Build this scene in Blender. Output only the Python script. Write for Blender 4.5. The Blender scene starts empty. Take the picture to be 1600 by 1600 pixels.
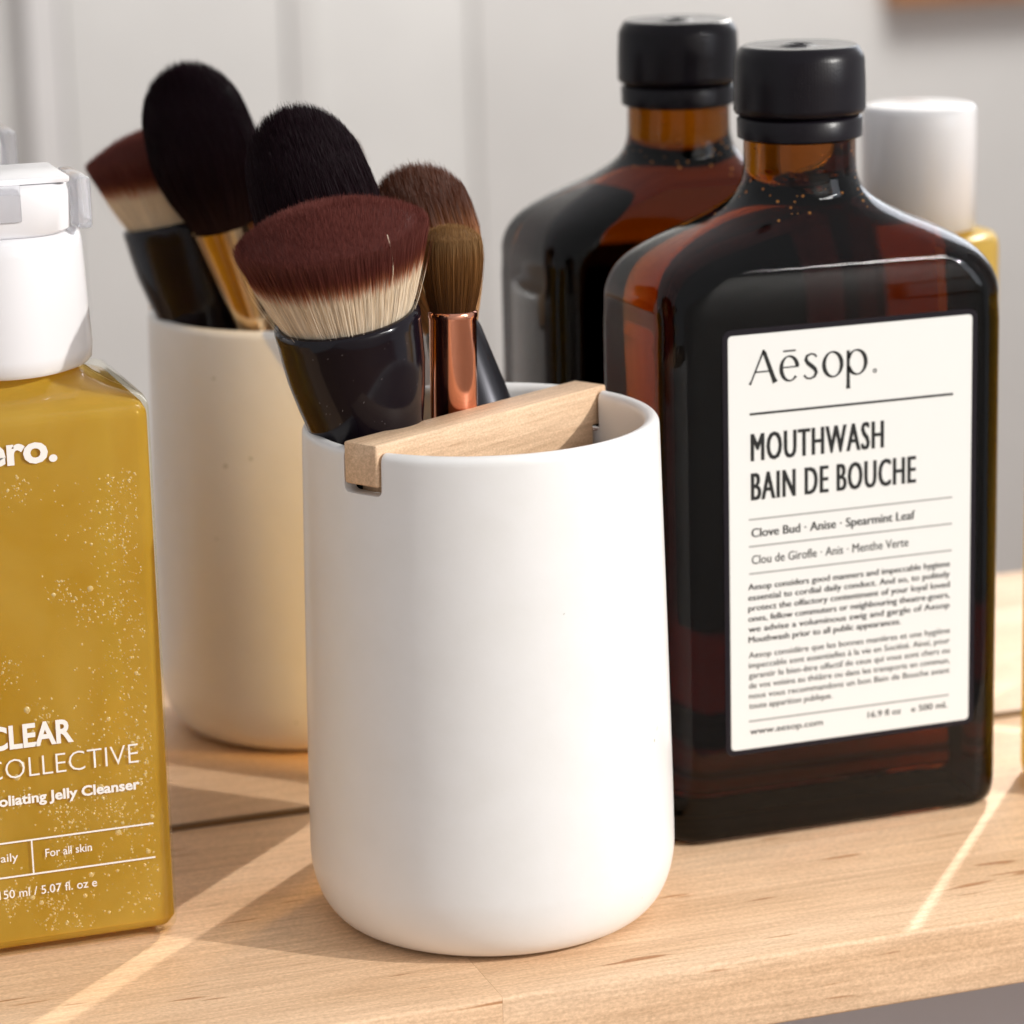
import bpy, bmesh, math, random
import numpy as np
from mathutils import Vector, Matrix
random.seed(7); RNG = np.random.default_rng(7)
sc = bpy.context.scene
C = sc.collection
R = math.radians

# ------------------------------------------------------------------ camera
cd = bpy.data.cameras.new('camera'); cam = bpy.data.objects.new('camera', cd); C.objects.link(cam); sc.camera = cam
F, YAW, PIT, ROL = 4888.0, .3254, .2464, -.0264
fw = Vector((math.sin(YAW)*math.cos(PIT), math.cos(YAW)*math.cos(PIT), -math.sin(PIT)))
rt = fw.cross(Vector((0, 0, 1))).normalized(); up = rt.cross(fw)
r2 = math.cos(ROL)*rt + math.sin(ROL)*up; u2 = -math.sin(ROL)*rt + math.cos(ROL)*up
CP = Vector((-.2508, -.7481, .2729))
cam.matrix_world = Matrix(((r2.x, u2.x, -fw.x, CP.x), (r2.y, u2.y, -fw.y, CP.y), (r2.z, u2.z, -fw.z, CP.z), (0, 0, 0, 1)))
cd.sensor_width = 36; cd.lens = 36*F/1600; cd.clip_start = .02; cd.clip_end = 60
cd.dof.use_dof = True; cd.dof.focus_distance = .703; cd.dof.aperture_fstop = 14.5

# ------------------------------------------------------------------ light
w = bpy.data.worlds.new('World'); sc.world = w; w.use_nodes = True
bg = w.node_tree.nodes['Background']; bg.inputs[0].default_value = (.975, .975, 1, 1); bg.inputs[1].default_value = .57

def area(name, loc, target, sx, sy, power, col, spread=180, shape='RECTANGLE', up_hint='Y'):
    l = bpy.data.lights.new(name, 'AREA'); l.shape = shape; l.size = sx
    if shape == 'RECTANGLE': l.size_y = sy
    l.energy = power; l.color = col; l.spread = R(spread)
    o = bpy.data.objects.new(name, l); C.objects.link(o)
    o.location = loc
    o.rotation_euler = (Vector(loc)-Vector(target)).to_track_quat('Z', up_hint).to_euler()
    return o
LAMP = Vector((.974, -1.0, .78))
area('hard_lamp', LAMP, (0, -.06, .06), .026, 0, 19.5, (1, .965, .91), shape='DISK')          # low warm light from front right
area('room_wall_fill', (1.2, -1.75, 1.25), (.9, -2.5, -.35), .7, .5, 34, (1, .97, .93))  # added fill lamp that brightens the room wall, not a fitting of the room
area('window_light', (1.35, -1.30, .70), (0, -.05, .08), .55, .9, 5.0, (.86, .91, 1))          # soft window light
# added lamps for the hard light as the mirror throws it back across the shelf (two slots between the things standing before the mirror)
VL = Vector((LAMP.x, -LAMP.y, LAMP.z))
def bounce(name, base, width, height, power, col=(1, .92, .82), spread=2.0):
    base = Vector(base); d = (base-VL).normalized()
    side = d.cross(Vector((0, 0, 1))).normalized(); upv = side.cross(d).normalized()
    c = base + upv*height*.5
    l = bpy.data.lights.new(name, 'AREA'); l.shape = 'RECTANGLE'; l.size = width; l.size_y = height
    l.energy = power; l.color = col; l.spread = R(spread)
    o = bpy.data.objects.new(name, l); C.objects.link(o)
    m = Matrix((( -side.x, upv.x, -d.x, c.x), (-side.y, upv.y, -d.y, c.y), (-side.z, upv.z, -d.z, c.z), (0, 0, 0, 1)))
    if m.to_3x3().determinant() < 0: m = Matrix(((side.x, upv.x, -d.x, c.x), (side.y, upv.y, -d.y, c.y), (side.z, upv.z, -d.z, c.z), (0, 0, 0, 1)))
    o.matrix_world = m
bounce('mirror_bounce_amber', (.000, -.004, .001), .030, .19, .0175, (1, .60, .17), 24)   # added lamp for the part that came through the amber bottle
bounce('mirror_bounce_left', (-.044, -.005, .001), .0145, .10, .0042)
bounce('mirror_bounce_right', (.141, -.005, .001), .060, .10, .0175)

sc.view_settings.view_transform = 'Standard'; sc.view_settings.look = 'None'
sc.view_settings.exposure = 0; sc.view_settings.gamma = 1
cy = sc.cycles
cy.max_bounces = 16; cy.transmission_bounces = 14; cy.glossy_bounces = 8; cy.diffuse_bounces = 4; cy.transparent_max_bounces = 24
cy.use_denoising = True; cy.sample_clamp_indirect = 6; cy.caustics_reflective = True; cy.caustics_refractive = True
cy.blur_glossy = .3

# ------------------------------------------------------------------ helpers
def mat(name, col=(.8, .8, .8), rough=.5, metal=0, trans=0, ior=1.45, coat=0, spec=.5, **k):
    m = bpy.data.materials.new(name); m.use_nodes = True
    b = m.node_tree.nodes['Principled BSDF']
    b.inputs['Base Color'].default_value = (*col, 1); b.inputs['Roughness'].default_value = rough
    b.inputs['Metallic'].default_value = metal; b.inputs['Transmission Weight'].default_value = trans
    b.inputs['IOR'].default_value = ior; b.inputs['Coat Weight'].default_value = coat
    b.inputs['Coat Roughness'].default_value = k.get('coat_rough', .05); b.inputs['Specular IOR Level'].default_value = spec
    if 'sss' in k:
        b.inputs['Subsurface Weight'].default_value = k['sss']; b.inputs['Subsurface Radius'].default_value = k.get('ssr', (.01, .006, .003)); b.inputs['Subsurface Scale'].default_value = k.get('sscale', 1)
    if 'sheen' in k: b.inputs['Sheen Weight'].default_value = k['sheen']
    return m
def nd(m, t, **k):
    n = m.node_tree.nodes.new(t)
    for a, v in k.items(): setattr(n, a, v)
    return n
def lk(m, a, b): m.node_tree.links.new(a, b)
def bump(m, height_socket, strength, dist):
    b = nd(m, 'ShaderNodeBump'); b.inputs['Strength'].default_value = strength; b.inputs['Distance'].default_value = dist
    lk(m, height_socket, b.inputs['Height']); lk(m, b.outputs[0], m.node_tree.nodes['Principled BSDF'].inputs['Normal']); return b
def noise(m, scale, detail=3, rough=.5, coords='Object', vscale=None, dist=0):
    tc = nd(m, 'ShaderNodeTexCoord'); n = nd(m, 'ShaderNodeTexNoise')
    n.inputs['Scale'].default_value = scale; n.inputs['Detail'].default_value = detail; n.inputs['Roughness'].default_value = rough; n.inputs['Distortion'].default_value = dist
    src = tc.outputs[coords]
    if vscale:
        mp = nd(m, 'ShaderNodeMapping'); mp.inputs['Scale'].default_value = vscale; lk(m, src, mp.inputs[0]); src = mp.outputs[0]
    lk(m, src, n.inputs['Vector']); return n
def ramp(m, sock, stops):
    r = nd(m, 'ShaderNodeValToRGB'); e = r.color_ramp.elements
    while len(e) < len(stops): e.new(.5)
    for i, (p, c) in enumerate(stops): e[i].position = p; e[i].color = (*c, 1) if len(c) == 3 else c
    lk(m, sock, r.inputs[0]); return r
def rnoise(m, scale, lo, hi, base_stops=None):
    n = noise(m, scale); r = ramp(m, n.outputs['Fac'], [(.3, (lo,)*3), (.7, (hi,)*3)])
    lk(m, r.outputs[0], m.node_tree.nodes['Principled BSDF'].inputs['Roughness'])

def mesh(name, v, f, m=None, parent=None, smooth=True, edge=None, loc=None):
    me = bpy.data.meshes.new(name); me.from_pydata([tuple(p) for p in v], [], [tuple(q) for q in f]); me.update()
    return link(name, me, m, parent, smooth, edge, loc)
def link(name, me, m=None, parent=None, smooth=True, edge=None, loc=None):
    if m and not me.materials: me.materials.append(m)
    if smooth:
        me.shade_smooth()
        if edge: me.set_sharp_from_angle(angle=R(edge))
    o = bpy.data.objects.new(name, me); C.objects.link(o); o.parent = parent
    if loc: o.location = loc
    return o
def frombm(name, bm, m=None, parent=None, smooth=True, edge=None, loc=None):
    bmesh.ops.recalc_face_normals(bm, faces=bm.faces)
    me = bpy.data.meshes.new(name); bm.to_mesh(me); bm.free()
    return link(name, me, m, parent, smooth, edge, loc)
def tag(o, label=None, cat=None, group=None, kind=None):
    for k, v in (('label', label), ('category', cat), ('group', group), ('kind', kind)):
        if v: o[k] = v
    return o
def empty(name, loc, label, cat, group=None):
    o = bpy.data.objects.new(name, None); C.objects.link(o); o.location = loc; o.empty_display_size = .01
    return tag(o, label, cat, group)
def lathe(prof, n=96, cap0=False, cap1=False, close=False, mod=None):
    """prof: (r, z) list -> verts, faces; mod(theta, r, z) may change r"""
    v = []; f = []
    for r, z in prof:
        for i in range(n):
            t = 2*math.pi*i/n; q = mod(t, r, z) if mod else r
            v.append((q*math.cos(t), q*math.sin(t), z))
    k = len(prof)
    for j in range(k-1 if not close else k):
        a = j*n; b = ((j+1) % k)*n
        for i in range(n):
            i2 = (i+1) % n; f.append((a+i, a+i2, b+i2, b+i))
    if cap0: f.append(tuple(range(n))[::-1])
    if cap1: f.append(tuple((k-1)*n+i for i in range(n)))
    return v, f
def arc(cx, cz, r, a0, a1, n):
    return [(cx+r*math.cos(R(a0+(a1-a0)*i/n)), cz+r*math.sin(R(a0+(a1-a0)*i/n))) for i in range(n+1)]
def rrect(a, b, rc, n=10):
    rc = min(rc, a-1e-5, b-1e-5); p = []
    for sx, sy, a0 in ((1, 1, 0), (-1, 1, 90), (-1, -1, 180), (1, -1, 270)):
        for i in range(n+1):
            t = R(a0+90*i/n); p.append((sx*(a-rc)+rc*math.cos(t), sy*(b-rc)+rc*math.sin(t)))
    return p
def loft(rings, cap0=True, cap1=True):
    n = len(rings[0]); v = [p for r in rings for p in r]; f = []
    for j in range(len(rings)-1):
        for i in range(n):
            i2 = (i+1) % n; f.append((j*n+i, j*n+i2, (j+1)*n+i2, (j+1)*n+i))
    if cap0: f.append(tuple(range(n))[::-1])
    if cap1: f.append(tuple((len(rings)-1)*n+i for i in range(n)))
    return v, f
def box(name, x0, x1, y0, y1, z0, z1, m, parent=None, bev=0, seg=2, kind=None, loc=None):
    bm = bmesh.new(); bmesh.ops.create_cube(bm, size=1)
    for q in bm.verts: q.co = ((x0+x1)/2+q.co.x*(x1-x0), (y0+y1)/2+q.co.y*(y1-y0), (z0+z1)/2+q.co.z*(z1-z0))
    if bev: bmesh.ops.bevel(bm, geom=bm.edges[:], offset=bev, segments=seg, profile=.6, affect='EDGES')
    o = frombm(name, bm, m, parent, smooth=bool(bev), edge=40, loc=loc)
    if kind: o['kind'] = kind
    return o

# ------------------------------------------------------------------ materials
def wood(name, light, mid, dark, seed=0, fleck=1.0, axis=(1, 1, 1), scale=1.0):
    m = mat(name, mid, .5, spec=.35); b = m.node_tree.nodes['Principled BSDF']
    tc = nd(m, 'ShaderNodeTexCoord'); oi = nd(m, 'ShaderNodeObjectInfo')
    ad = nd(m, 'ShaderNodeVectorMath', operation='MULTIPLY_ADD')
    lk(m, oi.outputs['Random'], ad.inputs[0]); ad.inputs[1].default_value = (7.3, 3.1, 5.7); lk(m, tc.outputs['Object'], ad.inputs[2])
    def nz(vs, sc_, det=4, ro=.6, ds=0):
        mp = nd(m, 'ShaderNodeMapping'); mp.inputs['Scale'].default_value = [a*b_*scale for a, b_ in zip(vs, axis)]; lk(m, ad.outputs[0], mp.inputs[0])
        n = nd(m, 'ShaderNodeTexNoise'); n.inputs['Scale'].default_value = sc_; n.inputs['Detail'].default_value = det; n.inputs['Roughness'].default_value = ro; n.inputs['Distortion'].default_value = ds
        lk(m, mp.outputs[0], n.inputs['Vector']); return n.outputs['Fac']
    big = nz((5, 40, 40), 1, 3, .5, .6)
    fine = nz((30, 700, 700), 1, 4, .65)
    tiny = nz((900, 1400, 1400), 1, 2, .6)
    r1 = ramp(m, big, [(.25, dark), (.5, mid), (.75, light)])
    r2_ = ramp(m, fine, [(.32, (.83, .80, .77)), (.62, (1.05, 1.05, 1.05))])
    r3 = ramp(m, tiny, [(.3, (.84, .82, .80)), (.7, (1.08, 1.08, 1.08))])
    m1 = nd(m, 'ShaderNodeMix', data_type='RGBA', blend_type='MULTIPLY'); m1.inputs[0].default_value = 1
    lk(m, r1.outputs[0], m1.inputs[6]); lk(m, r2_.outputs[0], m1.inputs[7])
    m2 = nd(m, 'ShaderNodeMix', data_type='RGBA', blend_type='MULTIPLY'); m2.inputs[0].default_value = 1
    lk(m, m1.outputs[2], m2.inputs[6]); lk(m, r3.outputs[0], m2.inputs[7])
    # mineral flecks: short dark dashes along the grain
    fl = nz((45, 420, 420), 1, 1, .4); fr = ramp(m, fl, [(.70, (1, 1, 1)), (.755, (.62, .47, .36))])
    m3 = nd(m, 'ShaderNodeMix', data_type='RGBA', blend_type='MULTIPLY'); m3.inputs[0].default_value = fleck
    lk(m, m2.outputs[2], m3.inputs[6]); lk(m, fr.outputs[0], m3.inputs[7])
    hv = nd(m, 'ShaderNodeHueSaturation'); lk(m, m3.outputs[2], hv.inputs['Color'])
    mr = nd(m, 'ShaderNodeMapRange'); mr.inputs[3].default_value = .90; mr.inputs[4].default_value = 1.06; lk(m, oi.outputs['Random'], mr.inputs[0]); lk(m, mr.outputs[0], hv.inputs['Value'])
    lk(m, hv.outputs[0], b.inputs['Base Color'])
    ba = nd(m, 'ShaderNodeMath', operation='ADD'); lk(m, fine, ba.inputs[0]); lk(m, tiny, ba.inputs[1])
    bump(m, ba.outputs[0], .25, .0002)
    return m
M_SHELF = wood('birch_shelf', (.88, .645, .44), (.83, .575, .37), (.73, .475, .28))
M_BAR = wood('beech_divider', (.82, .62, .43), (.76, .54, .36), (.63, .43, .27), fleck=.25, scale=1.6)
M_CUP = mat('white_glaze', (.80, .795, .79), .32, coat=.25, coat_rough=.18, spec=.45)
n_ = noise(M_CUP, 90, 4, .6); r_ = ramp(M_CUP, n_.outputs['Fac'], [(.3, (.79, .783, .77)), (.7, (.815, .81, .805))])
sp_ = noise(M_CUP, 420, 0); sr_ = ramp(M_CUP, sp_.outputs['Fac'], [(.885, (1, 1, 1)), (.90, (.6, .62, .56))])
mx_ = nd(M_CUP, 'ShaderNodeMix', data_type='RGBA', blend_type='MULTIPLY'); mx_.inputs[0].default_value = 1
lk(M_CUP, r_.outputs[0], mx_.inputs[6]); lk(M_CUP, sr_.outputs[0], mx_.inputs[7]); lk(M_CUP, mx_.outputs[2], M_CUP.node_tree.nodes['Principled BSDF'].inputs['Base Color'])
_a = nd(M_CUP, 'ShaderNodeMath', operation='MULTIPLY_ADD'); lk(M_CUP, noise(M_CUP, 45, 2).outputs['Fac'], _a.inputs[0]); _a.inputs[1].default_value = 4; lk(M_CUP, noise(M_CUP, 420, 3).outputs['Fac'], _a.inputs[2])
bump(M_CUP, _a.outputs[0], .12, .00025); rnoise(M_CUP, 30, .27, .40)
M_RUB = mat('clear_rubber', (.6, .6, .58), .3, trans=.6)
M_MIRROR = mat('mirror_silver', (.90, .90, .895), .0, 1)
M_BACK = mat('mirror_backing', (.05, .045, .04), .6)
M_EDGE = mat('mirror_edge', (.20, .125, .06), .35)
def paint(name, col, k=.03):
    m = mat(name, col, .65, spec=.3); n = noise(m, 9, 4); r = ramp(m, n.outputs['Fac'], [(.3, tuple(c*(1-k) for c in col)), (.7, tuple(c*(1+k) for c in col))])
    lk(m, r.outputs[0], m.node_tree.nodes['Principled BSDF'].inputs['Base Color']); bump(m, noise(m, 500, 2).outputs['Fac'], .1, .0005); return m
M_WALL = paint('pale_grey_paint', (.70, .70, .69)); M_WALL2 = paint('wall_shade_grey', (.64, .635, .625)); M_TRIM = paint('white_trim_paint', (.74, .735, .735)); M_WALL3 = paint('grey_lower_wall', (.52, .505, .53))  # second grey carries wall shade in its colour; the picture shares it
M_CEIL = paint('white_ceiling_paint', (.8, .8, .78)); M_FLOOR = wood('oak_floor', (.42, .27, .15), (.36, .22, .12), (.28, .16, .08), scale=.15)
M_FRAME = wood('brown_frame_wood', (.40, .20, .09), (.33, .15, .06), (.25, .10, .04))
def absorb(m, col, dens):
    v = nd(m, 'ShaderNodeVolumeAbsorption'); v.inputs['Color'].default_value = (*col, 1); v.inputs['Density'].default_value = dens
    lk(m, v.outputs[0], m.node_tree.nodes['Material Output'].inputs['Volume'])
M_AMBER = mat('amber_glass', (1, 1, 1), .015, trans=1, ior=1.34); absorb(M_AMBER, (.888, .775, .30), 320)
_tc = nd(M_AMBER, 'ShaderNodeTexCoord'); _sp = nd(M_AMBER, 'ShaderNodeSeparateXYZ'); lk(M_AMBER, _tc.outputs['Object'], _sp.inputs[0]); _mr = nd(M_AMBER, 'ShaderNodeMapRange'); _mr.inputs[1].default_value = .150; _mr.inputs[2].default_value = .166; lk(M_AMBER, _sp.outputs['Z'], _mr.inputs[0])
_rp = ramp(M_AMBER, _mr.outputs[0], [(0, (1, 1, 1)), (1, (.60, .42, .42))]); lk(M_AMBER, _rp.outputs[0], M_AMBER.node_tree.nodes['Principled BSDF'].inputs['Base Color'])   # thicker darker glass at the neck finish
M_BLACKCAP = mat('black_plastic_cap', (.005, .0035, .006), .30, spec=.28); bump(M_BLACKCAP, noise(M_BLACKCAP, 1800, 1).outputs['Fac'], .12, .0002)
M_LABEL = mat('cream_paper_label', (.735, .74, .72), .45, spec=.3); M_LBORDER = mat('dark_label_border', (.010, .008, .012), .3, spec=.3)
M_INK = mat('black_ink', (.010, .011, .011), .5); M_GREYINK = mat('grey_rule_ink', (.33, .33, .32), .5); M_WINK = mat('white_print', (.86, .83, .78), .4)
M_GLOSSBLACK = mat('gloss_black_lacquer', (.006, .004, .007), .13, spec=.35)
M_SATINBLACK = mat('satin_black_metal', (.03, .03, .036), .28, .6)
M_ROSE = mat('rose_gold_metal', (.80, .36, .24), .13, 1); bump(M_ROSE, noise(M_ROSE, 300, 1).outputs['Fac'], .03, .0002)
M_GOLD = mat('brass_ferrule_metal', (.62, .47, .30), .16, 1)
M_WHITEP = mat('white_plastic', (.80, .79, .81), .22, coat=.2, sss=.0); M_FROST = mat('clear_frosted_plastic', (.93, .93, .96), .12, trans=.85, ior=1.3)
M_GELSHELL = bpy.data.materials.new('clear_bottle_plastic'); M_GELSHELL.use_nodes = True   # thin clear wall: lets direct light in
_n = M_GELSHELL.node_tree; _n.nodes.remove(_n.nodes['Principled BSDF'])
_t = _n.nodes.new('ShaderNodeBsdfTransparent'); _t.inputs[0].default_value = (1, .985, .90, 1); _g = _n.nodes.new('ShaderNodeBsdfGlossy'); _g.inputs['Roughness'].default_value = .04
_fr = _n.nodes.new('ShaderNodeFresnel'); _fr.inputs[0].default_value = 1.42; _mx = _n.nodes.new('ShaderNodeMixShader')
_gb = _n.nodes.new('ShaderNodeNewGeometry'); _ml = _n.nodes.new('ShaderNodeMath'); _ml.operation = 'SUBTRACT'; _ml.use_clamp = True; _n.links.new(_fr.outputs[0], _ml.inputs[0]); _n.links.new(_gb.outputs['Backfacing'], _ml.inputs[1]); _n.links.new(_ml.outputs[0], _mx.inputs[0]); _n.links.new(_t.outputs[0], _mx.inputs[1]); _n.links.new(_g.outputs[0], _mx.inputs[2]); _n.links.new(_mx.outputs[0], _n.nodes['Material Output'].inputs[0])
def gelmat(name, base, light):
    m = mat(name, base, .25, ior=1.25, coat=.0, spec=.3); n = noise(m, 26, 4, .55, vscale=(1, 1, .6), dist=.8); r = ramp(m, n.outputs['Fac'], [(.32, base), (.68, light)])
    b = m.node_tree.nodes['Principled BSDF']; lk(m, r.outputs[0], b.inputs['Base Color'])
    tl = nd(m, 'ShaderNodeBsdfTranslucent'); lk(m, r.outputs[0], tl.inputs[0]); mx = nd(m, 'ShaderNodeMixShader'); mx.inputs[0].default_value = .45
    lk(m, b.outputs[0], mx.inputs[1]); lk(m, tl.outputs[0], mx.inputs[2])
    gl = nd(m, 'ShaderNodeBsdfGlass'); gl.inputs['Color'].default_value = (.93, .72, .18, 1); gl.inputs['Roughness'].default_value = .10; gl.inputs['IOR'].default_value = 1.30
    m2 = nd(m, 'ShaderNodeMixShader'); m2.inputs[0].default_value = .34; lk(m, mx.outputs[0], m2.inputs[1]); lk(m, gl.outputs[0], m2.inputs[2])
    lk(m, m2.outputs[0], m.node_tree.nodes['Material Output'].inputs[0]); return m
M_GEL = gelmat('golden_jelly', (.68, .43, .02), (.88, .64, .13))
M_BUB = mat('air_bubble', (1, .84, .45), .10, spec=1.0, ior=1.7)   # bright rim, clear middle
_n = M_BUB.node_tree; _lw = _n.nodes.new('ShaderNodeLayerWeight'); _lw.inputs[0].default_value = .5; _cr = _n.nodes.new('ShaderNodeValToRGB'); _cr.color_ramp.elements[0].position = .25; _cr.color_ramp.elements[0].color = (.42, .42, .42, 1); _cr.color_ramp.elements[1].position = .75
_t = _n.nodes.new('ShaderNodeBsdfTransparent'); _mx = _n.nodes.new('ShaderNodeMixShader'); _n.links.new(_lw.outputs['Facing'], _cr.inputs[0]); _n.links.new(_cr.outputs[0], _mx.inputs[0]); _n.links.new(_t.outputs[0], _mx.inputs[1]); _n.links.new(_n.nodes['Principled BSDF'].outputs[0], _mx.inputs[2]); _n.links.new(_mx.outputs[0], _n.nodes['Material Output'].inputs[0])
M_TONER = gelmat('yellow_toner', (.80, .60, .16), (.88, .72, .28))

# ------------------------------------------------------------------ room
X0, X1 = -.50, .62
box('wall', -1.6, 1.8, .012, .10, -.9, 1.4, M_WALL3, kind='structure')
mir = bpy.data.objects.new('wall_mirror', None); C.objects.link(mir); mir.location = (0, .003, .0015)
tag(mir, 'large frameless wall mirror standing on the back edge of the wooden shelf', 'mirror')
def child(o, p): o.parent = p; o.matrix_parent_inverse = Matrix.Translation(-p.location); return o
child(box('glass', X0-.2, X1+.3, 0, .004, .0014, .75, M_MIRROR), mir)
child(box('bottom_edge', X0-.2, X1+.3, -.0006, .0045, .0, .0013, M_EDGE), mir)
child(box('backing', X0-.2, X1+.3, .0046, .011, .0, .75, M_BACK), mir)
WY = -2.5
def wall_x(px):  # where a reflected column of the room meets the wall behind the camera
    return px
box('room_wall', -2.2, .815, WY-.1, WY, -1.2, 1.5, M_WALL, kind='structure')
box('room_wall_corner', .815, 3.2, WY-.1, WY+.006, -1.2, 1.5, M_WALL2, kind='structure')  # lies flat with the first wall; shade past the corner is in its grey
box('floor', -2.2, 3.2, WY, .012, -1.3, -1.2, M_FLOOR, kind='structure')
# door casing and door seen in the mirror, behind the camera
dr = bpy.data.objects.new('door', None); C.objects.link(dr); dr.location = (.3, WY, -1.2); tag(dr, 'blurred white painted door in its casing, seen only in the mirror', 'door')
child(box('casing', .326, .362, WY+.001, WY+.016, -1.2, 1.1, M_TRIM), dr)
child(box('casing', .605, .632, WY+.001, WY+.018, -1.2, 1.1, M_WALL2), dr)  # darker strip, paints the shade of the gap beside the door panel
child(box('panel', .365, .603, WY+.001, WY+.014, -1.2, 1.1, M_WALL), dr)
pf = bpy.data.objects.new('picture_frame', None); C.objects.link(pf); pf.location = (1.5, WY+.0065, .1); tag(pf, 'blurred brown wooden picture frame at the top right, reflected in the mirror', 'picture frame')
PF = (1.325, 1.85, .0)
# ------------------------------------------------------------------ shelf of glued staves
sh = bpy.data.objects.new('wooden_shelf', None); C.objects.link(sh); sh.location = (0, -.07, -.0176)
tag(sh, 'pale birch shelf board glued from long staves, everything stands on it', 'shelf')
rows = [(-.1352, -.0962), (-.0962, -.0700), (-.0700, -.0340), (-.0340, -.0012)]
joints = [[-.0492, .36], [-.30, .16], [-.16, .27], [.02, .40]]
for (ya, yb), js in zip(rows, joints):
    xs = [X0]+js+[X1]
    for a, b in zip(xs[:-1], xs[1:]):
        bm = bmesh.new(); bmesh.ops.create_cube(bm, size=1)
        cxm, cym = (a+b)/2, (ya+yb)/2
        for q in bm.verts: q.co = (q.co.x*(b-a-.00006), q.co.y*(yb-ya-.00006), q.co.z*.0176)
        if ya < -.13:
            ed = [e for e in bm.edges if all(v.co.y < 0 for v in e.verts) and abs(e.verts[0].co.z-e.verts[1].co.z) < 1e-6 and abs(e.verts[0].co.x-e.verts[1].co.x) > 1e-3]
            bmesh.ops.bevel(bm, geom=ed, offset=.0011, segments=3, profile=.5, affect='EDGES')
        o = frombm('stave', bm, M_SHELF, sh, smooth=True, edge=50)
        o.location = (cxm, cym+.07, .0088)

# ------------------------------------------------------------------ lettering
def text_mesh(body, offset=0.0, spacing=1.0):
    cu = bpy.data.curves.new('t', 'FONT'); cu.body = body; cu.size = 1; cu.offset = offset; cu.resolution_u = 3; cu.space_character = spacing
    o = bpy.data.objects.new('t', cu); C.objects.link(o)
    dg = bpy.context.evaluated_depsgraph_get(); dg.update()
    me = bpy.data.meshes.new_from_object(o.evaluated_get(dg))
    bpy.data.objects.remove(o); bpy.data.curves.remove(cu)
    return me
CAPH = None
def letters(name, body, x0, x1, z, cap, m, parent, y, off=0.0, spacing=1.0, bold=0):
    """a line of print between x0 and x1 on baseline z, cap height cap, on the plane y"""
    global CAPH
    if CAPH is None:
        h = text_mesh('H'); CAPH = max(v.co.y for v in h.vertices)
    me = text_mesh(body, off, spacing)
    xs = [v.co.x for v in me.vertices]; a, b = min(xs), max(xs); sx = (x1-x0)/(b-a); sz = cap/CAPH
    pl = parent_world(parent)
    for v in me.vertices: v.co = (x0+(v.co.x-a)*sx-pl[0], y-pl[1], z+v.co.y*sz-pl[2])
    if bold:
        bm = bmesh.new(); bm.from_mesh(me)
        for k, dx in enumerate((-bold, bold)):
            g = bmesh.ops.duplicate(bm, geom=[q for q in bm.faces if q.index < len(me.polygons)] if k == 0 else base_geo)
            if k == 0: base_geo = list(bm.faces)[:len(me.polygons)]
            for q in g['geom']:
                if isinstance(q, bmesh.types.BMVert): q.co += Vector((dx, -.00001*(k+1), 0))
        bm.to_mesh(me); bm.free()
    me.materials.clear(); me.materials.append(m)
    o = bpy.data.objects.new(name, me); C.objects.link(o); o.parent = parent; return o
def parent_world(p):
    l = Vector((0, 0, 0))
    while p: l += p.location; p = p.parent
    return l
def quad(name, x0, x1, z0, z1, y, m, parent):
    pl = parent_world(parent)
    return mesh(name, [(x0-pl[0], y-pl[1], z0-pl[2]), (x1-pl[0], y-pl[1], z0-pl[2]), (x1-pl[0], y-pl[1], z1-pl[2]), (x0-pl[0], y-pl[1], z1-pl[2])], [(0, 1, 2, 3)], m, parent, smooth=False)

# ------------------------------------------------------------------ amber bottle
AX, AY = .0657, -.0400
am = empty('amber_bottle', (AX, AY, 0), 'large amber glass mouthwash bottle with black cap and cream label', 'bottle')
sec = [(0, 41.0, 22.2, 8), (.4, 42.2, 23.6, 8.5), (1.6, 43.2, 24.8, 9), (4, 43.7, 25.5, 9.3), (8, 43.9, 25.7, 9.3), (60, 44.0, 25.7, 9.3), (126, 44.0, 25.7, 9.3), (131, 43.8, 25.7, 9.6),
       (134.8, 43.9, 25.6, 10), (138.2, 43.3, 25.3, 11), (141.6, 41.8, 24.7, 12.5), (144.6, 39.2, 23.8, 14), (147.4, 35.2, 22.4, 15.5), (150.2, 30.0, 20.6, 16.2),
       (153, 24.6, 18.6, 16.6), (155.8, 20.0, 16.7, 16), (158.4, 16.8, 15.2, 15), (161, 15.0, 14.4, 14.3), (164, 14.1, 14.0, 13.9), (168, 13.9, 13.9, 13.88), (176, 13.9, 13.9, 13.88)]
def interp_rows(rows, step=1.2):
    rows = np.array(rows, float); z = rows[:, 0]; out = []
    for i in range(len(z)-1):
        k = max(1, int((z[i+1]-z[i])/step)) if z[i+1]-z[i] < 10 else 2
        for j in range(k):
            t = j/k; zz = z[i]+(z[i+1]-z[i])*t
            p0 = rows[max(i-1, 0)]; p1 = rows[i]; p2 = rows[i+1]; p3 = rows[min(i+2, len(z)-1)]
            def m_(a, b): return (b[1:]-a[1:])/max(b[0]-a[0], 1e-9)
            d = p2[0]-p1[0]; m1 = (m_(p0, p1)*(i > 0)+m_(p1, p2))/(1+(i > 0)); m2 = (m_(p1, p2)+m_(p2, p3)*(i+2 < len(z)))/(1+(i+2 < len(z)))
            if d > 10: m1 = m2 = m_(p1, p2)
            h00 = 2*t**3-3*t**2+1; h10 = t**3-2*t**2+t; h01 = -2*t**3+3*t**2; h11 = t**3-t**2
            out.append([zz, *(h00*p1[1:]+h10*d*m1+h01*p2[1:]+h11*d*m2)])
    out.append(list(rows[-1])); return out
def rings(rows, n=12, inset=0.0):
    return [[(x, y, z/1000) for x, y in rrect((a-inset)/1000, (b-inset)/1000, max(rc-inset, .5)/1000, n)] for z, a, b, rc in rows]
sec = [(z, a+1.9*min(1, max(0, (a-16)/14)), b, rc) for z, a, b, rc in sec]
rr = interp_rows(sec)
v, f = loft(rings(rr))
body = mesh('body', v, f, M_AMBER, am, edge=60)
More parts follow.
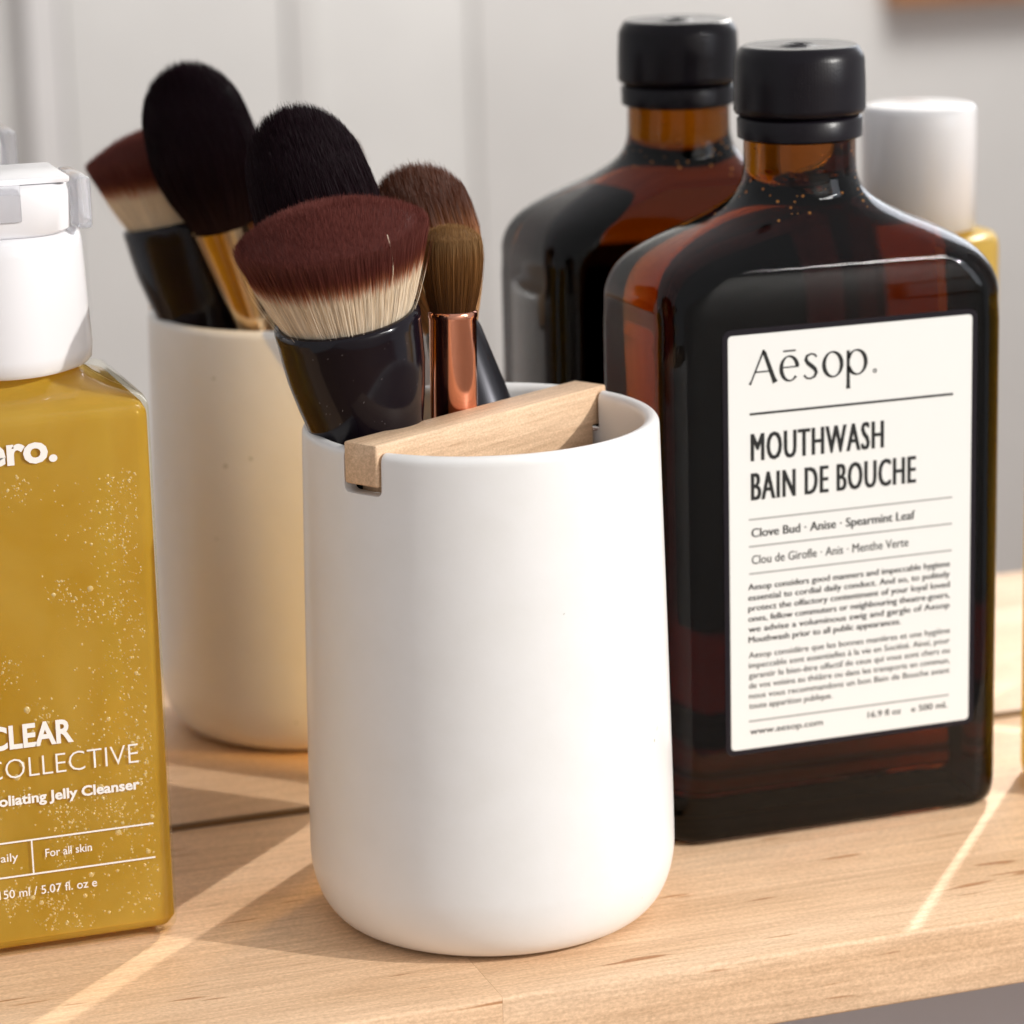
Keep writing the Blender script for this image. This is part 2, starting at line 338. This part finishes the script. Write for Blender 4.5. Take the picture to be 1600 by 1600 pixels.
cap_prof = [(0.0148, .1725), (.0154, .1728), (.0155, .1772), (.0150, .1778), (.0150, .1783), (.01585, .1787), (.0163, .1795), (.0163, .1805), (.01625, .1860), (.0160, .1918), (.0155, .1930), (.0146, .1946), (.0138, .1951), (.0128, .1950), (.0050, .1948), (.0045, .1951), (.0012, .1951)]
v, f = lathe([q for q in cap_prof if q[1] >= .1783], 360, True, True, mod=lambda t, r, z: r-(.00003*(.5+.5*math.cos(120*t)) if .180 < z < .1925 and r > .0155 else 0)); cap = mesh('cap', v, f, M_BLACKCAP, am, edge=50, loc=(0, 0, 0))
v, f = lathe([(.0142, .1722)]+[q for q in cap_prof if q[1] < .1783]+[(.0142, .1782)], 96, False, False, close=True); mesh('tamper_ring', v, f, M_BLACKCAP, am, edge=50)
for k in range(3):  # moulded mark on the cap top
    v, f = lathe([(.0010+k*.0012, .1951), (.0012+k*.0012, .19525), (.0014+k*.0012, .1951)], 32); mesh('moulded_ring', v, f, M_BLACKCAP, cap)
# drops and froth clinging inside the shoulder, coloured bright orange to add glints
dvs, dfs = [], []
_b = bmesh.new(); bmesh.ops.create_icosphere(_b, subdivisions=2, radius=1); _v = [q.co.copy() for q in _b.verts]; _f = [[q.index for q in ff.verts] for ff in _b.faces]; _b.free()
_rr = {round(q[0], 2): q for q in rr}
_zs = sorted(_rr)
for _ in range(70):
    z = random.choice([q for q in _zs if 153.5 < q < 163]) if random.random() < .85 else random.choice([q for q in _zs if 160 < q < 172]); _, a_, b_, c_ = _rr[z]
    pts = rrect((a_-.9)/1000, (b_-.9)/1000, (c_-.9)/1000, 16); x, y = random.choice(pts)
    rr_ = random.uniform(.00014, .0005); o_ = len(dvs)
    dvs += [(x+q.x*rr_, y+q.y*rr_, z/1000+q.z*rr_) for q in _v]; dfs += [[i+o_ for i in q] for q in _f]
M_DROP = mat('orange_froth', (1, .50, .12), .12, spec=1, metal=.3)
tag(mesh('froth', dvs, dfs, M_DROP, am), kind='stuff')
LY = AY-.0257-.00025
def plate(name, x0, x1, z0, z1, rc, y0, y1, m, parent):
    pl = parent_world(parent); a = (x1-x0)/2; b = (z1-z0)/2; p = rrect(a, b, rc, 6); cx_, cz_ = (x0+x1)/2, (z0+z1)/2
    v, f = loft([[(cx_+q[0]-pl[0], yy-pl[1], cz_+q[1]-pl[2]) for q in p] for yy in (y0, y1)])
    return frombm_vf(name, v, f, m, parent)
def frombm_vf(name, v, f, m, parent):
    o = mesh(name, v, f, m, parent, edge=40); bm = bmesh.new(); bm.from_mesh(o.data); bmesh.ops.recalc_face_normals(bm, faces=bm.faces); bm.to_mesh(o.data); bm.free(); return o
bord = plate('label_border', .0337, .1018, .0233, .1307, .0022, LY, LY+.0002, M_LBORDER, am)
lab = plate('label', .0351, .1003, .0247, .1293, .0010, LY-.00015, LY-.00002, M_LABEL, am)
PY = LY-.0002
def strokes(name, polys, m, parent, x, z, y):
    """polys: list of quad-strip outlines [(x,z,width,normal angle auto)] -> one mesh per letter"""
    v = []; f = []; pl = parent_world(parent)
    for pts in polys:
        P = [np.array(p[:2], float) for p in pts]; n = len(P); base = len(v)
        for i, p in enumerate(P):
            t = P[min(i+1, n-1)]-P[max(i-1, 0)]; t = t/(np.linalg.norm(t)+1e-9); nn = np.array([-t[1], t[0]])*pts[i][2]*1.3/2
            for q in (p+nn, p-nn): v.append(((x+q[0])/1000-pl[0], y-pl[1], (z+q[1])/1000-pl[2]))
        for i in range(n-1): f.append((base+2*i, base+2*i+1, base+2*i+3, base+2*i+2))
    return mesh(name, v, f, m, parent, smooth=False)
def ell(cx_, cz_, a, b, t0, t1, thin, thick, n=40, ph=-12):
    out = []
    for i in range(n+1):
        t = R(t0+(t1-t0)*i/n); wv = thin+(thick-thin)*abs(math.cos(t+R(ph)))**1.3
        out.append((cx_+(a-wv/2)*math.cos(t), cz_+(b-wv/2)*math.sin(t), wv))
    return out
ZB = 117.0
logo = lambda polys, x: strokes('logo_letter', polys, M_INK, lab, x, ZB, PY)
logo([[(0, 0, .55), (.5, .9, .32), (3.75, 8.3, .40)], [(3.55, 8.3, .35), (3.9, 7.5, .75), (6.2, 1.2, .85), (6.7, 0, 1.1)], [(1.45, 2.95, .30), (5.3, 2.95, .30)]], 40.7)
logo([ell(2.55, 3.1, 2.55, 3.2, 8, 318, .30, .80), [(.5, 3.45, .28), (5.0, 3.45, .28)], [(.9, 7.45, .34), (4.2, 7.45, .34)]], 48.6)
sp = [(3.45, 5.35, .42), (2.9, 6.0, .36), (1.9, 6.2, .36), (.85, 5.75, .55), (.6, 4.85, .72), (1.1, 4.0, .80), (2.1, 3.2, .85), (3.0, 2.4, .80), (3.35, 1.5, .70), (2.9, .55, .52), (1.8, .1, .36), (.75, .3, .36), (.1, 1.1, .42)]
logo([sp], 54.9)
logo([ell(2.75, 3.1, 2.75, 3.25, 0, 360, .30, .82)], 59.9)
logo([[(.75, 6.2, .62), (.75, -2.2, .72), (.75, -3.3, .95)], ell(3.1, 3.1, 2.75, 3.2, -158, 158, .30, .82)], 66.0)
logo([ell(.5, .5, .52, .52, 0, 360, .22, .24, 16)], 73.4)
quad('print_rule', .0406, .0952, .1094, .1100, PY, M_INK, lab)
letters('title_lettering', 'MOUTHWASH', .0410, .0762, .0980, .0068, M_INK, lab, PY, 0, spacing=1.13, bold=.00022)
letters('title_lettering', 'BAIN DE BOUCHE', .0410, .0850, .0882, .0068, M_INK, lab, PY, 0, spacing=1.13, bold=.00022)
for z in (.0834, .0766, .0697): quad('print_rule', .0402, .0952, z-.00022, z+.00022, PY, M_GREYINK, lab)
quad('print_rule', .0398, .0947, .0316, .0321, PY, M_GREYINK, lab)
letters('scent_lettering', 'Clove Bud \u00b7 Anise \u00b7 Spearmint Leaf', .0409, .0849, .0789, .0022, M_INK, lab, PY, 0, bold=.00007)
letters('scent_lettering', 'Clou de Girofle \u00b7 Anis \u00b7 Menthe Verte', .0409, .0832, .0721, .0022, M_INK, lab, PY, 0, bold=.00002)
p1 = ['Aesop considers good manners and impeccable hygiene', 'essential to cordial daily conduct. And so, to politely', 'protect the olfactory contentment of your loyal loved',
      'ones, fellow commuters or neighbouring theatre-goers,', 'we advise a voluminous swig and gargle of Aesop', 'Mouthwash prior to all public appearances.']
p2 = ['Aesop consid\u00e8re que les bonnes mani\u00e8res et une hygi\u00e8ne', 'impeccable sont essentielles \u00e0 la vie en Soci\u00e9t\u00e9. Ainsi, pour', 'garantir le bien-\u00eatre olfactif de ceux qui vous sont chers ou',
      'de vos voisins au th\u00e9\u00e2tre ou dans les transports en commun,', 'nous vous recommandons un bon Bain de Bouche avant', 'toute apparition publique.']
for i, s in enumerate(p1): letters('paragraph_lettering', s, .0399, .0947 if i < 5 else .0812, .0656-i*.00269, .00155, M_INK, lab, PY, 0, bold=.00005)
for i, s in enumerate(p2): letters('paragraph_lettering', s, .0399, .0949 if i < 5 else .0624, .0482-i*.00262, .00150, M_INK, lab, PY, 0, bold=.000015)
letters('web_lettering', 'www.aesop.com', .0401, .0598, .0284, .0016, M_INK, lab, PY, 0, bold=.00004)
letters('volume_lettering', '16.9 fl oz', .0722, .0814, .0286, .0016, M_INK, lab, PY, 0, bold=.00004)
letters('volume_lettering', 'e 500 mL', .0843, .0944, .0286, .0016, M_INK, lab, PY, 0, bold=.00004)

# ------------------------------------------------------------------ white cup with wooden divider
CX, CY, CH = -.0326, -.0805, .1188
cup = empty('brush_holder', (CX, CY, 0), 'round white ceramic holder with a wooden divider bar across its rim', 'holder')
prof = [(.0006, .0007), (.0340, .0007)]
prof += [(.0340+.0092*math.sin(R(a)), .0007+.0168*(1-math.cos(R(a)))) for a in range(8, 91, 6)]
prof += [(.0432-.0021*t**1.2, .0175+(.1165-.0175)*t) for t in np.linspace(.06, 1, 26)]
rw = .0036; xr = prof[-1][0]
prof += [(xr-rw/2+rw/2*math.cos(R(a)), .1168+.0020*math.sin(R(a))) for a in range(15, 181, 15)]
prof += [(xr-rw, .1160), (.0385, .06), (.0382, .024), (.036, .012), (.030, .0060), (.020, .0048), (.0006, .0048)]
v, f = lathe(prof, 192)
f += [tuple(range(192))[::-1], tuple((len(prof)-1)*192+i for i in range(192))]
bm = bmesh.new()
for q in v: bm.verts.new(q)
bm.verts.ensure_lookup_table()
for q in f: bm.faces.new([bm.verts[i] for i in q])
bmesh.ops.recalc_face_normals(bm, faces=bm.faces); me = bpy.data.meshes.new('body'); bm.to_mesh(me); bm.free()
BANG = .555
bo = link('body', me, M_CUP, cup, edge=45)
cuts = []
for s in (0, math.pi):
    b2 = bmesh.new(); bmesh.ops.create_cube(b2, size=1)
    for q in b2.verts: q.co = (.040+q.co.x*.014, q.co.y*.0110, .1222+q.co.z*.0262)
    ed = [e for e in b2.edges if abs(e.verts[0].co.x-e.verts[1].co.x) > .01 and e.verts[0].co.z < .12]
    bmesh.ops.bevel(b2, geom=ed, offset=.0014, segments=4, profile=.5, affect='EDGES')
    bmesh.ops.rotate(b2, verts=b2.verts, matrix=Matrix.Rotation(BANG+s, 3, 'Z'))
    co = frombm('cut', b2, None, cup); cuts.append(co)
    md = bo.modifiers.new('n', 'BOOLEAN'); md.object = co; md.operation = 'DIFFERENCE'; md.solver = 'EXACT'
bv = bo.modifiers.new('b', 'BEVEL'); bv.width = .0007; bv.segments = 3; bv.limit_method = 'ANGLE'; bv.angle_limit = R(50); bv.harden_normals = False
dg = bpy.context.evaluated_depsgraph_get(); dg.update()
nm = bpy.data.meshes.new_from_object(bo.evaluated_get(dg)); bo.modifiers.clear(); bo.data = nm
for co in cuts: bpy.data.objects.remove(co)
nm.shade_smooth(); nm.set_sharp_from_angle(angle=R(38))
for a in (250, 10, 130):
    v, f = lathe([(.0001, 0), (.0032, .0), (.0036, .0004), (.0034, .0012)], 24); mesh('rubber_foot', v, f, M_RUB, cup, loc=(.022*math.cos(R(a)), .022*math.sin(R(a)), 0))
# divider: plate inside, tongues resting in the notches
bm = bmesh.new()
hw = .0048
out = [(-.0415, .1207), (-.0415, .1112), (-.0360, .1108), (-.0360, .012), (.0360, .012), (.0360, .1108), (.0412, .1106), (.0412, .1198)]
a_ = [bm.verts.new((x, -hw, z)) for x, z in out]; b_ = [bm.verts.new((x, hw, z)) for x, z in out]
bm.faces.new(a_); bm.faces.new(b_[::-1])
for i in range(8): bm.faces.new((a_[i], b_[i], b_[(i+1) % 8], a_[(i+1) % 8]))
bmesh.ops.recalc_face_normals(bm, faces=bm.faces)
bmesh.ops.bevel(bm, geom=bm.edges[:], offset=.00055, segments=2, profile=.5, affect='EDGES')
dv = frombm('divider', bm, M_BAR, cup, edge=45); dv.rotation_euler.z = BANG

# ------------------------------------------------------------------ brushes
def hair_mat(name, stops, rough=.42, jitter=.10, spec=.25, vj=.25):
    m = mat(name, (.1, .1, .1), rough, spec=spec)
    at = nd(m, 'ShaderNodeAttribute'); at.attribute_name = 'along'; ar = nd(m, 'ShaderNodeAttribute'); ar.attribute_name = 'rnd'
    s = nd(m, 'ShaderNodeMath', operation='MULTIPLY_ADD'); lk(m, ar.outputs['Fac'], s.inputs[0]); s.inputs[1].default_value = jitter; lk(m, at.outputs['Fac'], s.inputs[2])
    r = ramp(m, s.outputs[0], stops)
    hs = nd(m, 'ShaderNodeHueSaturation'); lk(m, r.outputs[0], hs.inputs['Color'])
    mr = nd(m, 'ShaderNodeMapRange'); mr.inputs[1].default_value = -.5; mr.inputs[2].default_value = .5; mr.inputs[3].default_value = 1-vj; mr.inputs[4].default_value = 1+vj; lk(m, ar.outputs['Fac'], mr.inputs[0]); lk(m, mr.outputs[0], hs.inputs['Value'])
    pb_ = m.node_tree.nodes['Principled BSDF']; lk(m, hs.outputs[0], pb_.inputs['Base Color'])
    tl = nd(m, 'ShaderNodeBsdfTranslucent'); lk(m, hs.outputs[0], tl.inputs[0]); mx = nd(m, 'ShaderNodeMixShader'); mx.inputs[0].default_value = .3
    lk(m, pb_.outputs[0], mx.inputs[1]); lk(m, tl.outputs[0], mx.inputs[2]); lk(m, mx.outputs[0], m.node_tree.nodes['Material Output'].inputs[0]); return m
def fastmesh(name, v, f4, attrs, m, parent):
    me = bpy.data.meshes.new(name); nv, nf = len(v), len(f4)
    me.vertices.add(nv); me.vertices.foreach_set('co', v.astype(np.float32).ravel())
    me.loops.add(nf*4); me.loops.foreach_set('vertex_index', f4.astype(np.int32).ravel())
    me.polygons.add(nf); me.polygons.foreach_set('loop_start', np.arange(0, nf*4, 4, dtype=np.int32))
    me.update(calc_edges=True)
    for k, a in attrs.items(): at = me.attributes.new(k, 'FLOAT', 'POINT'); at.data.foreach_set('value', a.astype(np.float32))
    me.materials.append(m); me.validate()
    o = bpy.data.objects.new(name, me); C.objects.link(o); o.parent = parent; return o
def bristles(parent, m, Rf, Hf, n_side, n_top, width, z0, seg=4, stray=0, thick=1.0, top_start=.55, jit=.015, split=0):
    """Rf(s): bundle radius at height fraction s, Hf(rho): strand length; thick squashes one axis"""
    def pos(rho, th, s):
        rad = Rf(s)*rho; return np.stack([rad*np.cos(th), rad*np.sin(th)*thick, z0+Hf(rho)*s], -1)
    n = n_side+n_top
    rho = np.concatenate([RNG.uniform(.93, 1.0, n_side), np.sqrt(RNG.uniform(0, .98, n_top))]); th = RNG.uniform(0, 2*math.pi, n)
    s0 = np.concatenate([np.zeros(n_side), np.full(n_top, top_start)]); s1 = 1+RNG.normal(0, jit, n)
    if stray:
        k = RNG.choice(n_side, stray, replace=False); rho[k] *= RNG.uniform(1.03, 1.12, stray); s1[k] += RNG.uniform(0, .05, stray)
    rnd = RNG.uniform(-.5, .5, n); drift = RNG.normal(0, .012, n); th2 = RNG.normal(0, .02, n)
    ang = RNG.uniform(0, math.pi, n); V = np.zeros((n, seg+1, 2, 3)); A = np.zeros((n, seg+1, 2))
    tang = th+math.pi/2+RNG.normal(0, .7, n)
    wd = np.stack([np.cos(tang), np.sin(tang), np.zeros(n)], -1)
    for j in range(seg+1):
        s = s0+(s1-s0)*j/seg; p = pos(rho*(1+drift*s), th+th2*s, s)
        wj = width*(1-.75*(j/seg)**3)/2
        V[:, j, 0] = p+wd*wj; V[:, j, 1] = p-wd*wj; A[:, j, :] = s[:, None]
    idx = np.arange(n*(seg+1)*2).reshape(n, seg+1, 2)
    Fq = np.stack([idx[:, :-1, 0], idx[:, :-1, 1], idx[:, 1:, 1], idx[:, 1:, 0]], -1).reshape(-1, 4)
    v = V.reshape(-1, 3); al = A.reshape(-1); rn = np.repeat(rnd, (seg+1)*2)
    # solid core so that no light leaks through the bundle
    nt, ns, nr = 64, 14, 8; cv = []; ca = []
    ths = np.linspace(0, 2*math.pi, nt, endpoint=False)
    for s in np.linspace(0, .955, ns): cv.append(pos(np.full(nt, .93), ths, np.full(nt, s))); ca.append(np.full(nt, s))
    for q in np.linspace(.93, .0, nr)[1:]: cv.append(pos(np.full(nt, max(q, 1e-3)), ths, np.full(nt, .955))); ca.append(np.full(nt, .955))
    rows = len(cv); cv = np.concatenate(cv); ca = np.concatenate(ca); ci = np.arange(rows*nt).reshape(rows, nt)+len(v)
    cf = np.stack([ci[:-1], np.roll(ci[:-1], -1, 1), np.roll(ci[1:], -1, 1), ci[1:]], -1).reshape(-1, 4)
    v = np.concatenate([v, cv]); Fq = np.concatenate([Fq, cf]); al = np.concatenate([al, ca]); rn = np.concatenate([rn, RNG.uniform(-.3, .3, len(cv))])
    return fastmesh('bristles', v, Fq, {'along': al, 'rnd': rn}, m, parent)
def brush(low, top, label):
    low, top = Vector(low)/1000, Vector(top)/1000; o = empty('makeup_brush', low, label, 'makeup brush', 'makeup brushes standing in the white holder')
    o.rotation_euler = (top-low).to_track_quat('Z', 'Y').to_euler(); return o
H_A = hair_mat('auburn_tipped_bristle', [(.0, (.93, .83, .68)), (.55, (.92, .80, .63)), (.635, (.50, .20, .09)), (.70, (.20, .052, .03)), (.82, (.14, .033, .026)), (1, (.18, .055, .045))], jitter=.14, vj=.22)
H_B = hair_mat('black_bristle', [(0, (.035, .014, .012)), (.5, (.016, .005, .007)), (1, (.012, .0035, .007))], .5, spec=.15)
H_C = hair_mat('tan_brown_bristle', [(0, (.68, .42, .20)), (.52, (.60, .34, .15)), (.72, (.34, .14, .055)), (.90, (.14, .045, .02)), (1, (.10, .032, .016))], jitter=.16)
H_D = hair_mat('golden_brown_bristle', [(0, (.10, .038, .012)), (.5, (.17, .07, .018)), (.85, (.22, .10, .03)), (1, (.30, .17, .07))], jitter=.2)
sm = lambda s: s*s*(3-2*s)
# A - big flat-topped kabuki
LA, TA = (-57.8, -77.5, 112), (-67.6, -82.6, 168)
a = brush(LA, TA, 'big flat-topped brush with auburn-tipped cream bristles and glossy black handle')
kA = .0335   # ferrule top along the axis
def dim(t, r, z):
    g = math.exp(-((z-.009)/.008)**2)
    return r*(1-.02*g*(.5+.5*math.cos(4*t+.4)))
pa = [(.0085, -.045), (.0088, -.030), (.0098, -.012), (.0112, -.002), (.0128, .006), (.0146, .014), (.0158, .021), (.0163, .027), (.0165, .0305), (.0167, .0325), (.0164, .0338), (.0155, .0341), (.0146, .0335), (.0142, .031)]
v, f = lathe(pa, 96, True, True, mod=dim); mesh('handle', v, f, M_GLOSSBLACK, a, edge=60)
bristles(a, H_A, lambda s: .0139+.0082*(s**.85), lambda q: .0215+.0062*(1-q**2.4), 12000, 50000, .0001, kA-.002, seg=4, stray=60, top_start=.5, jit=.018)
dv_, df_ = [], []     # dust on the lacquer
for _ in range(38):
    zz = random.uniform(.004, .032); rr_ = float(np.interp(zz, [q[1] for q in pa[:10]], [q[0] for q in pa[:10]]))+.00006; th = random.uniform(-2.9, .3); l = random.uniform(.00008, .0004); an = random.uniform(0, 3.14); o_ = len(dv_)
    for (a1, b1) in ((-1, 0), (1, 0), (1, 1), (-1, 1)):
        dx = a1*l/2*math.cos(an)-b1*.00007*math.sin(an); dz = a1*l/2*math.sin(an)+b1*.00007*math.cos(an); t_ = th+dx/rr_
        for k in (0, 1): dv_.append(((rr_-k*.00004)*math.cos(t_), (rr_-k*.00004)*math.sin(t_), zz+dz))
    df_ += [(o_, o_+2, o_+4, o_+6), (o_+1, o_+7, o_+5, o_+3), (o_, o_+1, o_+3, o_+2), (o_+2, o_+3, o_+5, o_+4), (o_+4, o_+5, o_+7, o_+6), (o_+6, o_+7, o_+1, o_)]
tag(mesh('dust', dv_, df_, mat('pale_dust', (.20, .17, .16), .8), a, smooth=False), kind='stuff')
for (th, l) in ((2.9, 1.0), (-.12, .9)):   # two loose hairs
    pts = [(.0150+.004*t+.0035*math.sin(3*t), th+.05*t, kA+.004+.020*t) for t in np.linspace(0, l, 9)]
    v = []; f = []
    for i, (rr_, tt, zz) in enumerate(pts):
        for d in (-1, 0, 1): v.append((rr_*math.cos(tt)+.00006*d*math.sin(tt), rr_*math.sin(tt)-.00006*d*math.cos(tt)-(.00005 if d == 0 else 0), zz))
        if i: f += [(3*i-3, 3*i-2, 3*i+1, 3*i), (3*i-2, 3*i-1, 3*i+2, 3*i+1)]
    mesh('loose_hair', v, f, mat('pale_hair', (.75, .62, .45), .4), a)
# B - tall black dome with metal ferrule
b = brush((-48, -57, 112), (-68.8, -54, 189.5), 'tall brush with a rounded black bristle dome, behind the flat-topped one')
kB = .0360
pb = [(.0050, -.05), (.0052, -.012), (.0056, .000), (.0064, .010), (.0078, .022), (.0092, .032), (.0096, kB), (.0088, kB+.0003)]
v, f = lathe(pb, 64, True, True); mesh('ferrule', v, f, M_GOLD, b, edge=60)
v, f = lathe([(.0054, -.095), (.0056, -.051)], 32, True, True); mesh('handle', v, f, M_GLOSSBLACK, b)
HB = .0445
bristles(b, H_B, lambda s: .0084+.0063*np.sin(np.clip(s, 0, 1.1)*math.pi*.62)**1.0, lambda q: HB*(.60+.40*np.sqrt(np.clip(1-q**2.2, 0, 1))), 9000, 26000, .00013, kB-.001, seg=5, top_start=.45, jit=.018)
# C - fluffy tan and brown brush with satin black ferrule
c = brush((-25.5, -58, 112), (-37.0, -40.5, 174.5), 'fluffy tan and brown domed brush leaning left, with satin black ferrule')
kC = .0245
pc = [(.0088, -.06), (.0088, -.012), (.0086, .004), (.0080, .010), (.0068, kC-.001), (.0064, kC)]
v, f = lathe([(.0040, -.07), (.0072, -.004), (.0095, .000), (.0093, .0012), (.0068, .0225), (.0062, kC)], 64, True, True); mesh('ferrule', v, f, M_SATINBLACK, c, edge=60)
v, f = lathe([(.0038, -.095), (.0040, -.0705)], 32, True, True); mesh('handle', v, f, M_GLOSSBLACK, c)
bristles(c, H_C, lambda s: .0060+.0068*np.sin(np.clip(s, 0, 1.1)*math.pi*.58), lambda q: .0395*(.72+.28*np.sqrt(np.clip(1-q**2, 0, 1))), 6000, 14000, .00014, kC-.001, seg=4, stray=120, top_start=.45, jit=.02)
# D - small brush with rose gold ferrule
d = brush((-36.2, -71.5, 108), (-35.0, -70.5, 163.5), 'small golden-brown brush with shiny rose gold ferrule, between the flat-topped and fluffy ones')
kD = .0345
pd = [(.0052, -.02), (.0055, .000), (.0055, kD-.0018), (.00572, kD-.0014), (.00572, kD-.0003), (.0054, kD), (.0050, kD-.0004)]
v, f = lathe(pd, 64, True, True); mesh('ferrule', v, f, M_ROSE, d, edge=50)
v, f = lathe([(.0036, -.09), (.0050, -.0205)], 32, True, True); mesh('handle', v, f, M_GLOSSBLACK, d)
bristles(d, H_D, lambda s: .0050+.0022*np.sin(np.clip(s, 0, 1.1)*math.pi*.62), lambda q: .0208*(.80+.20*np.sqrt(np.clip(1-q**2, 0, 1))), 4500, 5000, .00013, kD-.001, seg=4, stray=30, top_start=.4, jit=.012)

# ------------------------------------------------------------------ jelly cleanser bottle
GX, GY = -.1355, -.0445
cl = empty('cleanser_bottle', (GX, GY, 0), 'clear rectangular bottle of golden bubbly jelly cleanser with white pump', 'bottle')
W2, D2 = .0287*1000, .0258*1000
gs = [(0, W2-2.6, D2-2.6, 3.0), (.5, W2-1.2, D2-1.2, 3.6), (1.8, W2-.3, D2-.3, 4), (4, W2, D2, 4), (60, W2, D2, 4), (124, W2, D2, 4), (127.0, W2-.2, D2-.2, 4), (128.6, W2-1.0, D2-1.0, 4.2), (129.6, W2-3.2, D2-2.8, 5),
      (130.7, W2-6.5, D2-5.8, 8), (132.0, W2-9.0, D2-8.2, 12), (133.6, 17.8, 16.0, 15.2), (135, 17.0, 15.6, 15.3)]
gr = interp_rows(gs, 1.0); v, f = loft(rings(gr, 10)); mesh('shell', v, f, M_GELSHELL, cl, edge=50)
gi = [(q[0] if 3 < q[0] < 100 else (q[0]+1.6 if q[0] <= 3 else q[0]-1.6), q[1]-.6, q[2]-.45, max(q[3]-.5, 1.5)) for q in gr]
v, f = loft(rings(gi, 10)); gel = mesh('gel', v, f, M_GEL, cl, edge=50)
# bubbles caught in the jelly just under the wall
bv_, bf_ = [], []
base_s = bmesh.new(); bmesh.ops.create_icosphere(base_s, subdivisions=2, radius=1); sv = [q.co.copy() for q in base_s.verts]; sf = [[q.index for q in ff.verts] for ff in base_s.faces]; base_s.free()
cl_centers = [(random.uniform(-.016, .025), random.uniform(.006, .112)) for _ in range(26)]
def addb(x, z, r):
    y = -(D2-.45)/1000+r*.15; o_ = len(bv_)
    bv_.extend([(x+q.x*r, y+q.y*r*.35, z+q.z*r) for q in sv]); bf_.extend([[i+o_ for i in q] for q in sf])
for _ in range(1900):
    if random.random() < .55:
        cx_, cz_ = random.choice(cl_centers); x = random.gauss(cx_, .0022); z = random.gauss(cz_, .0022)
    else:
        x = .0252-abs(random.gauss(0, .009)); z = random.uniform(.006, .112)
    if not (-.0235 < x < .0243 and .005 < z < .114): continue
    addb(x, z, .00009+abs(random.gauss(0, .00013)))
for _ in range(14): addb(random.uniform(-.012, .022), random.uniform(.01, .105), random.uniform(.0004, .0009))
bb = mesh('bubbles', bv_, bf_, M_BUB, cl); bb['kind'] = 'stuff'
# pump
v, f = lathe([(.0158, .1345), (.0190, .1340), (.0200, .1350), (.0203, .1380), (.0194, .1610), (.0189, .1640), (.0178, .1650), (.0150, .1652)], 96, True, True, mod=lambda t, r, z: r*(1+.025*math.cos(4*t)))
mesh('pump_collar', v, f, M_WHITEP, cl, edge=50)
hd = [[(x-.003, y, z) for x, y in rrect(a_*1, b_*1, rc_, 8)] for z, a_, b_, rc_ in ((.1652, .0188, .0165, .012), (.1660, .0196, .0172, .012), (.1745, .0198, .0174, .012), (.1760, .0192, .0168, .0115), (.1764, .0180, .0158, .011))]
v, f = loft(hd); head = mesh('pump_head', v, f, M_WHITEP, cl, edge=50)
def lbox(name, x0, x1, y0, y1, z0, z1, m, parent, bev=.0004):
    o = box(name, x0, x1, y0, y1, z0, z1, m, None, bev); o.parent = parent; return o
lbox('clip', .0170, .0205, -.0125, .010, .1655, .1772, M_FROST, cl, .0012)
lbox('top_plate', -.022, .0155, -.0135, .0125, .1765, .1780, M_WHITEP, cl, .0006)
lbox('front_tab', -.020, .0035, -.0180, -.0172, .1690, .1772, M_FROST, cl, .0003)
TY = GY-D2/1000-.00012
letters('brand_lettering', 'ero.', -.1453, -.1289, .1164, .0062, M_WINK, cl, TY, .035)
letters('name_lettering', 'CLEAR', -.1487, -.1292, .0505, .0052, M_WINK, cl, TY, .03)
letters('name_lettering', 'COLLECTIVE', -.1497, -.1145, .0433, .0047, M_WINK, cl, TY, -.014)
letters('product_lettering', 'exfoliating Jelly Cleanser', -.1518, -.1146, .0370, .0023, M_WINK, cl, TY, .03)
for z in (.0281, .0198): quad('print_rule', -.158, -.1119, z-.0002, z+.0002, TY, M_WINK, cl)
quad('print_rule', -.14055, -.14020, .0200, .0279, TY, M_WINK, cl)
letters('claim_lettering', 'Daily', -.1499, -.1437, .0236, .0019, M_WINK, cl, TY, .004)
letters('claim_lettering', 'For all skin', -.1374, -.1266, .0235, .0019, M_WINK, cl, TY, .006)
letters('volume_lettering', '150 ml / 5.07 fl. oz e', -.1486, -.1259, .0147, .0020, M_WINK, cl, TY, .004)

# ------------------------------------------------------------------ yellow toner bottle at the right, mostly seen in the mirror
YX, YY = .1462, -.0570
tn = empty('toner_bottle', (YX, YY, 0), 'round bottle of clear yellow toner with tall white cap, cut by the right edge', 'bottle')
v, f = lathe([(.0001, .0010), (.014, .0010), (.0205, .0004), (.0222, .0018), (.0228, .004), (.0228, .060), (.0228, .1245), (.0225, .1268), (.0215, .1283), (.0180, .1290), (.0145, .1293), (.0130, .1300), (.0001, .1300)], 96); mesh('body', v, f, M_TONER, tn, edge=60)
v, f = lathe([(.0157, .1302), (.0163, .1306), (.0164, .1590), (.0161, .1640), (.0154, .1652), (.0142, .1656), (.0001, .1656)], 96, True); mesh('cap', v, f, M_WHITEP, tn, edge=60)
# picture frame geometry
fx0, fx1, fz0 = 1.30, 2.0, -.043
FY = WY+.0065
child(box('frame_rail', fx0, fx1, FY, FY+.03, fz0, fz0+.03, M_FRAME), pf)
child(box('frame_rail', fx0, fx1, FY, FY+.03, fz0+.45, fz0+.48, M_FRAME), pf)
child(box('frame_stile', fx0, fx0+.03, FY, FY+.03, fz0+.03, fz0+.45, M_FRAME), pf)
child(box('frame_stile', fx1-.03, fx1, FY, FY+.03, fz0+.03, fz0+.45, M_FRAME), pf)
child(box('picture', fx0+.03, fx1-.03, FY, FY+.012, fz0+.03, fz0+.45, M_WALL2), pf)
